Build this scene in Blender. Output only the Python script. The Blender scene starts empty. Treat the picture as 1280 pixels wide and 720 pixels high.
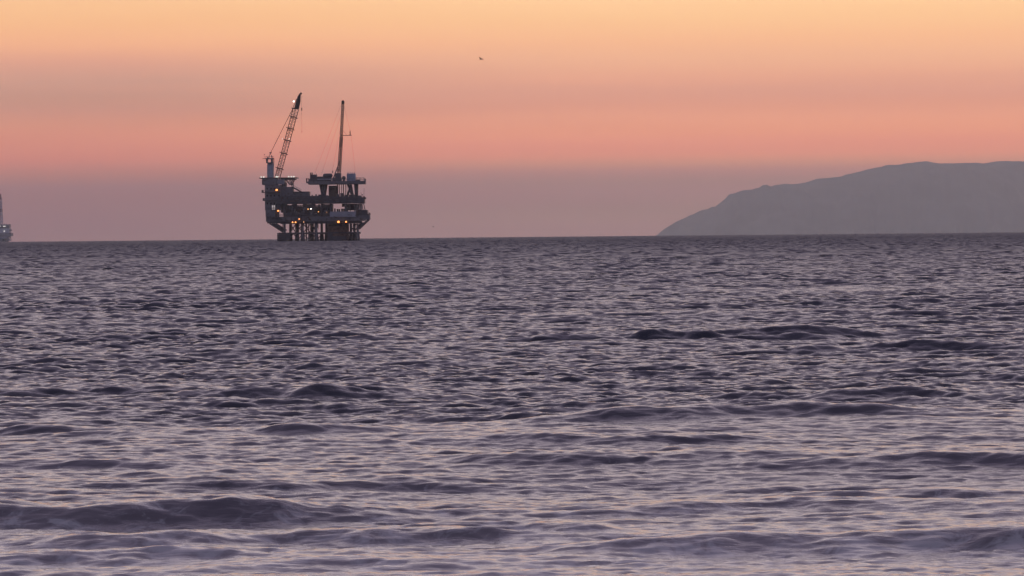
import bpy, bmesh, math, random
import numpy as np
from mathutils import Vector, Matrix

random.seed(7)
S = bpy.context.scene
C = S.collection
R_EARTH = 6.6e6            # the sea bends away, so far things stand partly behind the horizon
EYE = 3.2                  # height of the camera above the water
HFOV = math.radians(11.3)

# ------------------------------------------------------------------ camera
cam = bpy.data.cameras.new("camera")
cam_o = bpy.data.objects.new("camera", cam)
C.objects.link(cam_o)
cam.sensor_width = 36
cam.angle = HFOV
cam.clip_start = 0.5
cam.clip_end = 250000
ROLL = math.radians(0.54)
cam_o.matrix_world = (Matrix.Translation((0, 0, EYE)) @
                      Matrix.Rotation(math.pi / 2 - 0.0108, 4, 'X') @
                      Matrix.Rotation(-ROLL, 4, 'Z'))
S.camera = cam_o

# ------------------------------------------------------------------ sky
def srgb(r, g, b):
    f = lambda c: c / 12.92 if c <= 0.04045 else ((c + 0.055) / 1.055) ** 2.4
    return (f(r / 255), f(g / 255), f(b / 255), 1)

def glow(r, g, b):                 # sky radiance, kept at half value in the ramps
    return tuple(c / 2 for c in srgb(r, g, b)[:3]) + (1,)

W = bpy.data.worlds.new("World")
S.world = W
W.use_nodes = True
nt = W.node_tree
nt.nodes.clear()
N = nt.nodes.new
L = nt.links.new

def math_node(tree, op, a, b=None, c=None, clamp=False):
    n = tree.nodes.new('ShaderNodeMath')
    n.operation = op
    n.use_clamp = clamp
    for i, v in enumerate((a, b, c)):
        if v is None:
            continue
        if isinstance(v, (int, float)):
            n.inputs[i].default_value = v
        else:
            tree.links.new(v, n.inputs[i])
    return n.outputs[0]

SUN_ELEV = math.radians(1.5)
SUN_AZ = math.radians(38)          # to the right of the picture, already at the horizon
out = N('ShaderNodeOutputWorld')
tc = N('ShaderNodeTexCoord')
sep = N('ShaderNodeSeparateXYZ')
L(tc.outputs['Generated'], sep.inputs[0])
elev = math_node(nt, 'SQRT', math_node(nt, 'MAXIMUM', sep.outputs['Z'], 0.0))

def ramp(stops):
    n = N('ShaderNodeValToRGB')
    el = n.color_ramp.elements
    while len(el) > 1:
        el.remove(el[-1])
    el[0].position = stops[0][0]
    el[0].color = stops[0][1]
    for p, c in stops[1:]:
        e = el.new(p)
        e.color = c
    L(elev, n.inputs[0])
    return n.outputs[0]

def pos(y):                        # photograph row -> ramp position (square root of the sine of the elevation)
    return math.sqrt(max(0.0, (296.5 - y) * 1.546e-4 - 0.001))

HIGH = [(0.265, glow(256, 228, 216)), (0.34, glow(250, 231, 236)), (0.45, glow(196, 180, 197)), (0.58, glow(136, 123, 149)), (0.75, glow(102, 95, 121)), (1.0, glow(90, 90, 119))]
SKY_A = [(0.0, glow(228, 159, 144)), (pos(285), glow(228, 159, 144)), (pos(262), glow(219, 154, 128)), (pos(242), glow(228, 148, 134)), (pos(228), glow(229, 149, 124)), (pos(215), glow(271, 163, 133)), (pos(205), glow(312, 193, 133)), (pos(195), glow(332, 190, 134)), (pos(180), glow(323, 188, 139)), (pos(165), glow(316, 194, 136)), (pos(150), glow(306, 195, 144)), (pos(135), glow(283, 183, 141)), (pos(120), glow(274, 184, 149)), (pos(100), glow(280, 192, 151)), (pos(73), glow(287, 209, 158)), (pos(50), glow(292, 215, 156)), (pos(25), glow(292, 226, 160)), (pos(2), glow(295, 233, 168))] + HIGH
SKY_B = [(0.0, glow(189, 114, 117)), (pos(285), glow(189, 114, 117)), (pos(262), glow(187, 97, 107)), (pos(242), glow(196, 99, 98)), (pos(228), glow(211, 113, 110)), (pos(215), glow(264, 133, 87)), (pos(205), glow(287, 153, 115)), (pos(195), glow(298, 154, 112)), (pos(180), glow(290, 159, 117)), (pos(165), glow(289, 169, 125)), (pos(150), glow(277, 173, 129)), (pos(135), glow(249, 165, 135)), (pos(120), glow(240, 166, 135)), (pos(100), glow(237, 171, 145)), (pos(73), glow(264, 184, 149)), (pos(50), glow(286, 202, 148)), (pos(25), glow(286, 213, 149)), (pos(2), glow(286, 219, 155))] + HIGH
ra = ramp(SKY_A)
rb = ramp(SKY_B)
# the left of the picture is further from the sunset: dimmer layers; thin strata waver along the horizon
mp = N('ShaderNodeMapping')
mp.inputs['Scale'].default_value = (9, 3, 260)
L(tc.outputs['Generated'], mp.inputs[0])
nz = N('ShaderNodeTexNoise')
nz.inputs['Scale'].default_value = 1
nz.inputs['Detail'].default_value = 3
L(mp.outputs[0], nz.inputs[0])
mr = N('ShaderNodeMapRange')
mr.interpolation_type = 'SMOOTHSTEP'
mr.inputs['From Min'].default_value = -0.10
mr.inputs['From Max'].default_value = 0.04
mr.inputs['To Min'].default_value = 1
mr.inputs['To Max'].default_value = 0
L(sep.outputs['X'], mr.inputs[0])
fac = math_node(nt, 'ADD', mr.outputs[0], math_node(nt, 'MULTIPLY', math_node(nt, 'SUBTRACT', nz.outputs[0], 0.5), 0.9), clamp=True)
mix = N('ShaderNodeMix')
mix.data_type = 'RGBA'
L(fac, mix.inputs[0])
L(ra, mix.inputs[6])
L(rb, mix.inputs[7])
# away from the sunset the low sky turns to a dull blue dusk
dusk = N('ShaderNodeMix')
dusk.data_type = 'RGBA'
mr2 = N('ShaderNodeMapRange')
mr2.interpolation_type = 'SMOOTHSTEP'
mr2.inputs['From Min'].default_value = 0.75
mr2.inputs['From Max'].default_value = -0.5
L(sep.outputs['Y'], mr2.inputs[0])
L(mr2.outputs[0], dusk.inputs[0])
L(mix.outputs[2], dusk.inputs[6])
dusk.inputs[7].default_value = glow(128, 128, 154)
sky = N('ShaderNodeTexSky')
sky.sky_type = 'NISHITA'
sky.sun_disc = False
sky.sun_elevation = SUN_ELEV
sky.sun_rotation = SUN_AZ
bg1 = N('ShaderNodeBackground')
bg1.inputs[1].default_value = 0.012
L(sky.outputs[0], bg1.inputs[0])
bg2 = N('ShaderNodeBackground')
bg2.inputs[1].default_value = 2.0
L(dusk.outputs[2], bg2.inputs[0])
add = N('ShaderNodeAddShader')
L(bg1.outputs[0], add.inputs[0])
L(bg2.outputs[0], add.inputs[1])
L(add.outputs[0], out.inputs['Surface'])

# the last of the sun
sun = bpy.data.lights.new("sun", 'SUN')
sun.energy = 0.04
sun.angle = math.radians(18)
sun.color = (1, 0.62, 0.4)
sun_o = bpy.data.objects.new("sun", sun)
C.objects.link(sun_o)
sd = Vector((math.sin(SUN_AZ) * math.cos(SUN_ELEV), math.cos(SUN_AZ) * math.cos(SUN_ELEV), math.sin(SUN_ELEV)))
sun_o.rotation_euler = sd.to_track_quat('Z', 'Y').to_euler()

S.view_settings.view_transform = 'Standard'
S.view_settings.look = 'None'
S.view_settings.gamma = 1
S.view_settings.exposure = 0
S.cycles.use_denoising = True
S.cycles.denoiser = 'OPENIMAGEDENOISE'
S.cycles.denoising_input_passes = 'RGB_ALBEDO_NORMAL'
S.cycles.max_bounces = 8
S.cycles.volume_bounces = 4
S.cycles.caustics_reflective = False
S.cycles.sample_clamp_indirect = 4

# ------------------------------------------------------------------ materials
def material(name):
    m = bpy.data.materials.new(name)
    m.use_nodes = True
    return m, m.node_tree, m.node_tree.nodes['Principled BSDF']

def paint(name, col, rough=0.6, metal=0.0, scale=0.35, amount=0.35, rust=0.0):
    """Weathered paint: large stains, streaks down the surface and a little rust."""
    m, t, b = material(name)
    g = t.nodes.new('ShaderNodeNewGeometry')
    mpn = t.nodes.new('ShaderNodeMapping')
    mpn.inputs['Scale'].default_value = (1.0, 1.0, 0.25)
    t.links.new(g.outputs['Position'], mpn.inputs[0])
    n1 = t.nodes.new('ShaderNodeTexNoise')
    n1.inputs['Scale'].default_value = scale
    n1.inputs['Detail'].default_value = 6
    t.links.new(mpn.outputs[0], n1.inputs[0])
    mx = t.nodes.new('ShaderNodeMix')
    mx.data_type = 'RGBA'
    t.links.new(math_node(t, 'MULTIPLY', n1.outputs[0], 1.0), mx.inputs[0])
    mx.inputs[6].default_value = tuple(c * (1 - amount) for c in col) + (1,)
    mx.inputs[7].default_value = tuple(min(1, c * (1 + amount)) for c in col) + (1,)
    res = mx.outputs[2]
    if rust:
        n2 = t.nodes.new('ShaderNodeTexNoise')
        n2.inputs['Scale'].default_value = scale * 2.3
        n2.inputs['Detail'].default_value = 8
        t.links.new(g.outputs['Position'], n2.inputs[0])
        m2 = t.nodes.new('ShaderNodeMix')
        m2.data_type = 'RGBA'
        t.links.new(math_node(t, 'MULTIPLY_ADD', n2.outputs[0], 6.0, -3.6 + rust, clamp=True), m2.inputs[0])
        t.links.new(res, m2.inputs[6])
        m2.inputs[7].default_value = (0.10, 0.045, 0.025, 1)
        res = m2.outputs[2]
    t.links.new(res, b.inputs['Base Color'])
    b.inputs['Roughness'].default_value = rough
    b.inputs['Metallic'].default_value = metal
    return m

def lamp_material(name, col, power):
    m, t, b = material(name)
    b.inputs['Base Color'].default_value = (0.8, 0.8, 0.75, 1)
    b.inputs['Emission Color'].default_value = tuple(col) + (1,)
    b.inputs['Emission Strength'].default_value = power
    return m

# ------------------------------------------------------------------ sea: a wave field from a wind spectrum, summed on one sheet
rng = np.random.default_rng(11)

def wave_tile(n, size, peak, hs, heading, spread, lmin, lmax, slope=4.0):
    k1 = 2 * np.pi * np.fft.fftfreq(n, size / n)
    kx, ky = np.meshgrid(k1, k1, indexing='xy')
    k = np.hypot(kx, ky)
    k[0, 0] = 1e-9
    kp = 2 * np.pi / peak
    th = np.arctan2(ky, kx) - heading
    d = np.where(np.cos(th) > 0, np.abs(np.cos(th)) ** spread, 0) + 0.04
    spec = np.exp(-1.25 * (kp / k) ** 2) * k ** -slope * d
    spec *= np.exp(-(k * lmin / (2 * np.pi)) ** 4) * (k > 2 * np.pi / lmax)
    amp = np.sqrt(spec) * (rng.standard_normal((n, n)) + 1j * rng.standard_normal((n, n)))
    amp[0, 0] = 0
    h = np.fft.ifft2(amp).real
    amp *= hs / 4 / h.std()
    return amp, k, kx, ky, n, size

def tile_fields(tile, cut, chop):
    amp, k, kx, ky, n, size = tile
    a = amp * np.exp(-(k * cut / (2 * np.pi)) ** 2 * 0.5)
    h = np.fft.ifft2(a).real
    dx = np.fft.ifft2(1j * kx / k * a).real * chop
    dy = np.fft.ifft2(1j * ky / k * a).real * chop
    return [f.astype(np.float32) for f in (h, dx, dy)]

def bilinear(f, size, x, y):
    n = f.shape[0]
    u = x * (n / size)
    v = y * (n / size)
    iu = np.floor(u)
    iv = np.floor(v)
    fu = (u - iu).astype(np.float32)
    fv = (v - iv).astype(np.float32)
    iu = iu.astype(np.int64) % n
    iv = iv.astype(np.int64) % n
    ju = (iu + 1) % n
    jv = (iv + 1) % n
    return ((f[iv, iu] * (1 - fu) + f[iv, ju] * fu) * (1 - fv) +
            (f[jv, iu] * (1 - fu) + f[jv, ju] * fu) * fv)

TOWARDS = -math.pi / 2               # waves run in towards the beach the camera stands on
TILES = [
    (wave_tile(512, 700.0, 27.0, 0.27, TOWARDS + 0.18, 6, 9.0, 120.0), 0.7),
    (wave_tile(1024, 173.0, 3.4, 0.15, TOWARDS - 0.22, 5.5, 0.35, 20.0, 3.5), 1.0),
    (wave_tile(1024, 31.0, 0.9, 0.07, TOWARDS + 0.35, 2.5, 0.07, 2.2, 3.6), 0.9),
]

# longer waves steepening as they reach the shallows: middle of the crest, half its length, its height, how it is turned
ROLLERS = [(-4.3, 59.5, 3.6, 0.22, 0.06), (-2.6, 55.2, 3.0, 0.13, 0.09), (-4.4, 53.0, 2.2, 0.10, -0.04), (4.0, 53.0, 3.6, 0.17, -0.06), (0.2, 56.5, 1.3, 0.08, 0.02), (3.4, 84.0, 3.2, 0.21, 0.10),
           (-4.0, 101.0, 2.6, 0.23, -0.05), (-4.2, 80.0, 2.9, 0.13, 0.08), (4.9, 150.0, 4.6, 0.23, 0.05), (8.9, 151.5, 3.6, 0.18, 0.09), (-7.6, 83.0, 2.8, 0.14, -0.1),
           (11.4, 136.0, 4.6, 0.17, -0.03), (-9.0, 104.0, 3.2, 0.14, 0.12), (1.2, 71.0, 2.2, 0.08, 0.0), (7.0, 70.0, 3.2, 0.10, 0.04),
           (-2.0, 125.0, 3.6, 0.10, 0.1), (-1.0, 51.0, 2.2, 0.06, 0.04), (2.6, 60.5, 2.0, 0.07, -0.05), (-2.4, 66.0, 2.6, 0.09, 0.06), (4.6, 62.0, 1.8, 0.08, 0.08), (1.8, 77.0, 2.4, 0.10, -0.07), (-0.6, 92.0, 2.6, 0.12, 0.05), (6.6, 97.0, 2.8, 0.14, -0.04), (-6.6, 71.0, 2.2, 0.09, -0.03), (1.6, 47.6, 1.8, 0.05, 0.0), (-11.0, 158.0, 5.0, 0.14, 0.0), (20.0, 210.0, 9.0, 0.18, 0.06), (-16.0, 240.0, 10.0, 0.2, -0.05)]

def add_roller(x, y, z, rows, cx, cy, half, h, turn):
    i = np.nonzero(np.abs(rows - cy) < half + 9)[0]
    i0, i1 = i[0], i[-1] + 1
    X, Y = x[i0:i1] - cx, y[i0:i1] - cy
    u = X * math.cos(turn) + Y * math.sin(turn)
    v = -X * math.sin(turn) + Y * math.cos(turn)
    v = v + 0.25 * np.sin(u * 0.9 + cx) + 0.12 * np.sin(u * 2.3 + cy) + 0.05 * np.sin(u * 5.1 + 2 * cy) + 0.03 * np.sin(u * 11.3 + cx)
    prof = np.where(v < 0, np.exp(-(v / (2.1 * h + 0.25)) ** 2), np.exp(-(v / (6.5 * h + 0.8)) ** 2))
    along = np.exp(-np.abs(u / half) ** 2.6) * (1 + 0.18 * np.sin(u * 1.7 + cx * 3) + 0.1 * np.sin(u * 4.3 + cy))
    z[i0:i1] += (h * prof * along).astype(np.float32)

GUSTS = wave_tile(256, 520.0, 60.0, 4.0, TOWARDS, 0, 8.0, 260.0, 3.6)     # patches where the wind is stronger

def build_sea():
    rows = [2.0, 8.0, 16.0, 24.0, 30.0, 34.0]
    d = 37.0
    while d < 9500:
        rows.append(d)
        d += max(0.08, 0.0009 * d) if d < 800 else max(0.72, 0.0006 * d)
    while d < 61000:
        rows.append(d)
        d *= 1.06
    rows = np.array(rows)
    step = np.gradient(rows)
    fine = np.arange(-math.radians(8), math.radians(8), 0.00034)
    rest = []
    a, s = fine[-1], 0.002
    while a < math.pi - 0.08:
        a += s
        s = min(s * 1.35, 0.12)
        rest.append(a)
    rest = np.array(rest)
    ang = np.concatenate([-rest[::-1], fine, rest])
    nr, nc = len(rows), len(ang)
    sx, sy = np.sin(ang), np.cos(ang)
    x = rows[:, None] * sx[None]
    y = rows[:, None] * sy[None]
    z = np.zeros_like(x, dtype=np.float32)
    ox = np.zeros_like(z)
    oy = np.zeros_like(z)
    flat = np.clip((math.radians(14) - np.abs(ang)) / math.radians(5), 0, 1)[None].astype(np.float32)
    shore = np.clip((rows - 43) / 108, 0, 1)
    shore = shore * shore * (3 - 2 * shore)
    gain = [1 + 0.3 * (1 - shore), (0.32 + 0.68 * shore) * (1 + 1.3 * np.clip((rows - 130) / 600, 0, 1)), (0.5 + 0.5 * shore) * (1 + 0.4 * np.clip((rows - 150) / 300, 0, 1))]
    gust = tile_fields(GUSTS, 1.0, 0)[0]
    cut = np.maximum(0.02, step * np.where(rows < 800, 1.5, 1.1))
    lev = np.log2(cut / 0.02)
    for (tile, chop), g in zip(TILES, gain):
        for l in range(0, 14):
            wgt = np.maximum(0, 1 - np.abs(lev - l))
            idx = np.nonzero((wgt > 0) & (rows > 20))[0]
            if len(idx) == 0 or 0.02 * 2 ** l > tile[5] / 4:
                continue
            i0, i1 = idx[0], idx[-1] + 1
            f = tile_fields(tile, 0.02 * 2 ** l, chop)
            w2 = (wgt * g)[i0:i1, None].astype(np.float32) * flat
            X, Y = x[i0:i1], y[i0:i1]
            if tile[5] < 400:
                w2 = w2 * np.clip(1 + 0.14 * bilinear(gust, GUSTS[5], X, Y), 0.45, 1.7)
            z[i0:i1] += bilinear(f[0], tile[5], X, Y) * w2
            ox[i0:i1] += bilinear(f[1], tile[5], X, Y) * w2
            oy[i0:i1] += bilinear(f[2], tile[5], X, Y) * w2
    for roller in ROLLERS:
        add_roller(x, y, z, rows, *roller)
    z = z - (rows ** 2 / (2 * R_EARTH))[:, None]
    co = np.stack([x - ox, y - oy, z], -1).reshape(-1, 3).astype(np.float32)
    i = np.arange(nr - 1)[:, None] * nc + np.arange(nc - 1)[None]
    quads = np.stack([i, i + 1, i + nc + 1, i + nc], -1).reshape(-1, 4)
    j = np.arange(nr - 1) * nc                       # close the sheet behind the camera
    seam = np.stack([j + nc - 1, j, j + nc, j + 2 * nc - 1], -1)
    quads = np.concatenate([quads, seam])[:, ::-1].astype(np.int32)
    me = bpy.data.meshes.new("sea")
    me.vertices.add(len(co))
    me.vertices.foreach_set("co", co.ravel())
    me.loops.add(quads.size)
    me.loops.foreach_set("vertex_index", quads.ravel())
    me.polygons.add(len(quads))
    me.polygons.foreach_set("loop_start", np.arange(0, quads.size, 4, dtype=np.int32))
    me.update(calc_edges=True)
    me.polygons.foreach_set("use_smooth", np.ones(len(quads), dtype=bool))
    o = bpy.data.objects.new("sea", me)
    C.objects.link(o)
    o["kind"] = "structure"
    print("sea", nr, nc, nr * nc)
    return o

def sea_material():
    m, t, b = material("sea_water")
    g = t.nodes.new('ShaderNodeNewGeometry')
    # the open sea is ruffled by the wind; inshore the water is smoother
    sp = t.nodes.new('ShaderNodeSeparateXYZ')
    t.links.new(g.outputs['Position'], sp.inputs[0])
    away = math_node(t, 'SQRT', math_node(t, 'MAXIMUM', sp.outputs['Y'], 30.0))
    ruffle = math_node(t, 'MINIMUM', math_node(t, 'MULTIPLY_ADD', away, 0.0095, 0.03), 0.45)
    t.links.new(ruffle, b.inputs['Roughness'])
    b.inputs['IOR'].default_value = 1.333
    # milky with sand and broken foam inshore, dark further out
    warp = t.nodes.new('ShaderNodeTexNoise')
    warp.inputs['Scale'].default_value = 0.11
    warp.inputs['Detail'].default_value = 5
    t.links.new(g.outputs['Position'], warp.inputs[0])
    off = math_node(t, 'MULTIPLY_ADD', warp.outputs[0], 60.0, sp.outputs['Y'])
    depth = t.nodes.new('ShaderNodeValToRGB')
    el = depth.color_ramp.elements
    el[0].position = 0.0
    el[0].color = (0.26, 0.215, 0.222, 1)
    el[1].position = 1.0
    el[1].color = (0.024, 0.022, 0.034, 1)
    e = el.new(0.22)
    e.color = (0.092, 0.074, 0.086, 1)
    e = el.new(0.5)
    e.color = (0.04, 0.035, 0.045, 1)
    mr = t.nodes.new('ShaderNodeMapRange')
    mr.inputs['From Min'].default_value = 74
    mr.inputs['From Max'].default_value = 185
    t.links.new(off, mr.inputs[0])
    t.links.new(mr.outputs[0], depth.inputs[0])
    # lacy film of spent foam
    mf = t.nodes.new('ShaderNodeMapping')
    mf.inputs['Scale'].default_value = (0.8, 0.42, 1.0)
    t.links.new(g.outputs['Position'], mf.inputs[0])
    nf = t.nodes.new('ShaderNodeTexNoise')
    nf.inputs['Scale'].default_value = 2.1
    nf.inputs['Detail'].default_value = 8
    nf.inputs['Roughness'].default_value = 0.68
    nf.inputs['Distortion'].default_value = 1.2
    t.links.new(mf.outputs[0], nf.inputs[0])
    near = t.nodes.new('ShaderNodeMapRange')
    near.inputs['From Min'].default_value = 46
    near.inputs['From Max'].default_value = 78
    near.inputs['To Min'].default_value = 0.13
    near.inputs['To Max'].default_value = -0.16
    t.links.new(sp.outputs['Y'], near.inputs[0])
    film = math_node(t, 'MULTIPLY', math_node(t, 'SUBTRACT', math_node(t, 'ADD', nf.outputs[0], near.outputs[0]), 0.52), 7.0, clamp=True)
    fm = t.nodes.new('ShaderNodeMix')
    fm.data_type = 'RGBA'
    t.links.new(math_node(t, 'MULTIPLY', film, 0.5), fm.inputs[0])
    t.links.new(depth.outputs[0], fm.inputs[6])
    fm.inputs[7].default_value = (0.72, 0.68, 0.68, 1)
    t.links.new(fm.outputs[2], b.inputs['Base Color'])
    # wavelets too small for the sheet
    mp1 = t.nodes.new('ShaderNodeMapping')
    mp1.inputs['Scale'].default_value = (0.7, 1.5, 1.0)
    mp1.inputs['Rotation'].default_value = (0, 0, 0.25)
    t.links.new(g.outputs['Position'], mp1.inputs[0])
    n1 = t.nodes.new('ShaderNodeTexNoise')
    n1.inputs['Scale'].default_value = 5.0
    n1.inputs['Detail'].default_value = 4
    n1.inputs['Roughness'].default_value = 0.55
    t.links.new(mp1.outputs[0], n1.inputs[0])
    bump = t.nodes.new('ShaderNodeBump')
    bump.inputs['Strength'].default_value = 1.0
    bump.inputs['Distance'].default_value = 0.012
    t.links.new(n1.outputs[0], bump.inputs['Height'])
    t.links.new(bump.outputs[0], b.inputs['Normal'])
    return m

sea = build_sea()
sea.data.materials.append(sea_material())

# ------------------------------------------------------------------ island on the horizon
def obj(name, me, mat, parent=None):
    o = bpy.data.objects.new(name, me)
    C.objects.link(o)
    if mat:
        me.materials.append(mat)
    if parent:
        o.parent = parent
    return o

def build_island():
    D = 42000.0
    M = D * 1.546e-4                                  # metres per photograph pixel at that distance
    prof = [(800, 307), (822, 293), (830, 286.5), (845, 277.5), (860, 270.5), (880, 262), (888, 260), (895, 256.5), (905, 249),
            (912, 243.5), (925, 237), (940, 234.5), (960, 232.5), (985, 229), (1007, 228), (1016, 224.5), (1025, 222), (1045, 221),
            (1060, 217), (1075, 213), (1090, 209), (1110, 206), (1140, 203), (1160, 201), (1185, 203.5), (1210, 202.5),
            (1240, 201), (1260, 200), (1280, 201), (1310, 204), (1340, 203), (1380, 214), (1420, 222), (1450, 243), (1500, 250), (1560, 275), (1610, 292), (1640, 306)]
    px = np.array([p[0] for p in prof], float)
    py = np.array([p[1] for p in prof], float)
    # true heights: the horizon leans with the camera, and the foot of the island is below it
    hid = (D - 6500) ** 2 / (2 * R_EARTH)
    xs = np.linspace(800, 1640, 620)
    ridge = ((296.5 - (xs - 640) * math.tan(ROLL)) - np.interp(xs, px, py)) * M + hid - 8
    X = (xs - 640) * M
    r2 = np.random.default_rng(5)
    v = np.linspace(-1, 1, 81)                        # -1 the shore this side, 1 the shore on the far side
    drop = D * D / (2 * R_EARTH)
    co = np.zeros((len(v), len(xs), 3))
    def rough(f, u, w):
        s = np.zeros(np.broadcast(u, w).shape)
        for k in range(26):
            a, bq, ph = r2.normal(0, f), r2.normal(0, f * 0.6), r2.uniform(0, 6.28)
            s += np.sin(u * a + w * bq + ph)
        return s / 5.0
    U, Wv = np.meshgrid(X / 1000, v * 3.2)
    n1 = rough(2.2, U, Wv)
    n2 = rough(7.0, U, Wv)
    n3 = rough(32.0, U, Wv * 0.4)
    fall = np.clip(1 - np.abs(Wv / 3.2) ** 1.25, 0, 1)
    Rg = np.maximum(ridge, 0)[None]
    H = Rg * fall * (1 + 0.3 * n1 * (1 - fall) * 1.6) + (34 * n2 + 70 * n1 + 22 * n3) * np.minimum(1, Rg / 200) * np.minimum(1, 4 * (1 - fall)) * np.minimum(1, fall * 6) + (3 * n2 + 5 * n3) * np.minimum(1, Rg / 100) * (fall > 0.98)
    H = np.where((np.abs(Wv) < 3.19) & (Rg > 0), np.minimum(H, Rg * 1.0 + 6), -30)
    co[..., 0] = X[None] * (1 + Wv * 1000 / D)
    co[..., 1] = D + Wv * 1000
    co[..., 2] = H - drop
    nr, nc = len(v), len(xs)
    i = np.arange(nr - 1)[:, None] * nc + np.arange(nc - 1)[None]
    f = np.stack([i, i + 1, i + nc + 1, i + nc], -1).reshape(-1, 4)
    me = bpy.data.meshes.new("island_hills")
    me.from_pydata(co.reshape(-1, 3).tolist(), [], f.tolist())
    me.polygons.foreach_set("use_smooth", np.ones(len(f), dtype=bool))
    m, t, b = material("island_scrub")
    g = t.nodes.new('ShaderNodeNewGeometry')
    n = t.nodes.new('ShaderNodeTexNoise')
    n.inputs['Scale'].default_value = 0.004
    n.inputs['Detail'].default_value = 7
    t.links.new(g.outputs['Position'], n.inputs[0])
    cr = t.nodes.new('ShaderNodeValToRGB')
    cr.color_ramp.elements[0].position = 0.38
    cr.color_ramp.elements[0].color = (0.14, 0.20, 0.18, 1)
    cr.color_ramp.elements[1].position = 0.66
    cr.color_ramp.elements[1].color = (0.22, 0.28, 0.25, 1)
    t.links.new(n.outputs[0], cr.inputs[0])
    t.links.new(cr.outputs[0], b.inputs['Base Color'])
    b.inputs['Roughness'].default_value = 0.95
    o = obj("island_hills", me, m)
    o["kind"] = "structure"

build_island()

# ------------------------------------------------------------------ sea air
def build_haze(density, col, top=720.0):
    bm = bmesh.new()
    bmesh.ops.create_cube(bm, size=1)
    for v in bm.verts:
        v.co = Vector((v.co.x * 124000, v.co.y * 124000, -305 if v.co.z < 0 else top))
    me = bpy.data.meshes.new("haze")
    bm.to_mesh(me)
    bm.free()
    m = bpy.data.materials.new("haze_air")
    m.use_nodes = True
    t = m.node_tree
    t.nodes.clear()
    v = t.nodes.new('ShaderNodeVolumePrincipled')
    v.inputs['Color'].default_value = col
    v.inputs['Density'].default_value = density
    v.inputs['Anisotropy'].default_value = 0.7
    v.inputs['Density Attribute'].default_value = ""
    v.inputs['Temperature Attribute'].default_value = ""
    o_ = t.nodes.new('ShaderNodeOutputMaterial')
    t.links.new(v.outputs[0], o_.inputs['Volume'])
    m.cycles.homogeneous_volume = True
    o = obj("haze", me, m)
    o["kind"] = "stuff"

build_haze(2.8e-5, (0.95, 1.0, 0.995, 1))

# ------------------------------------------------------------------ builders
class Build:
    """Collects boxes, bars and tubes and links them as one mesh object."""
    def __init__(self):
        self.bm = bmesh.new()
    def box(self, a, b):
        a, b = Vector(a), Vector(b)
        lo = Vector(map(min, a, b))
        hi = Vector(map(max, a, b))
        v = [self.bm.verts.new((x, y, z)) for x in (lo.x, hi.x) for y in (lo.y, hi.y) for z in (lo.z, hi.z)]
        for q in ((0, 1, 3, 2), (4, 6, 7, 5), (0, 4, 5, 1), (2, 3, 7, 6), (0, 2, 6, 4), (1, 5, 7, 3)):
            self.bm.faces.new([v[i] for i in q])
        return self
    def tube(self, a, b, r, r2=None, seg=10):
        a, b = Vector(a), Vector(b)
        r2 = r if r2 is None else r2
        d = b - a
        if d.length < 1e-6:
            return self
        q = d.to_track_quat('Z', 'Y')
        ra, rb = [], []
        for i in range(seg):
            t = 2 * math.pi * i / seg
            o = q @ Vector((math.cos(t), math.sin(t), 0))
            ra.append(self.bm.verts.new(a + o * r))
            rb.append(self.bm.verts.new(b + o * r2))
        for i in range(seg):
            j = (i + 1) % seg
            self.bm.faces.new((ra[i], ra[j], rb[j], rb[i]))
        self.bm.faces.new(ra[::-1])
        self.bm.faces.new(rb)
        return self
    def bar(self, a, b, w):
        return self.tube(a, b, w * 0.6, seg=4)
    def ball(self, c, r, squash=1.0):
        m = Matrix.Translation(c) @ Matrix.Diagonal((r, r, r * squash, 1))
        bmesh.ops.create_uvsphere(self.bm, u_segments=12, v_segments=8, radius=1, matrix=m)
        return self
    def prism(self, pts, y0, y1):
        """Outline in the x-z plane given depth from y0 to y1."""
        f = [self.bm.verts.new((p.x, y0, p.z)) for p in pts]
        k = [self.bm.verts.new((p.x, y1, p.z)) for p in pts]
        self.bm.faces.new(f)
        self.bm.faces.new(k[::-1])
        n = len(pts)
        for i in range(n):
            j = (i + 1) % n
            self.bm.faces.new((f[j], f[i], k[i], k[j]))
        return self
    def rail(self, pts, h=1.15, w=0.07, gap=2.0):
        for a, b in zip(pts[:-1], pts[1:]):
            a, b = Vector(a), Vector(b)
            n = max(1, int((b - a).length / gap))
            for z in (h, h * 0.55):
                self.bar(a + Vector((0, 0, z)), b + Vector((0, 0, z)), w)
            for i in range(n + 1):
                p = a.lerp(b, i / n)
                self.bar(p, p + Vector((0, 0, h)), w)
        return self
    def deck_rail(self, x0, x1, y0, y1, z, h=1.15, w=0.07):
        return self.rail([(x0, y0, z), (x1, y0, z), (x1, y1, z), (x0, y1, z), (x0, y0, z)], h, w)
    def done(self, name, mat, parent=None, smooth=False):
        bmesh.ops.recalc_face_normals(self.bm, faces=self.bm.faces)
        me = bpy.data.meshes.new(name)
        self.bm.to_mesh(me)
        self.bm.free()
        if smooth:
            me.polygons.foreach_set("use_smooth", np.ones(len(me.polygons), dtype=bool))
        return obj(name, me, mat, parent)

def empty(name, loc, parent=None):
    o = bpy.data.objects.new(name, None)
    C.objects.link(o)
    o.location = loc
    o.empty_display_size = 2
    if parent:
        o.parent = parent
    return o

def tag(o, label, cat, group=None):
    o["label"] = label
    o["category"] = cat
    o["kind"] = "thing"
    if group:
        o["group"] = group

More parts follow.
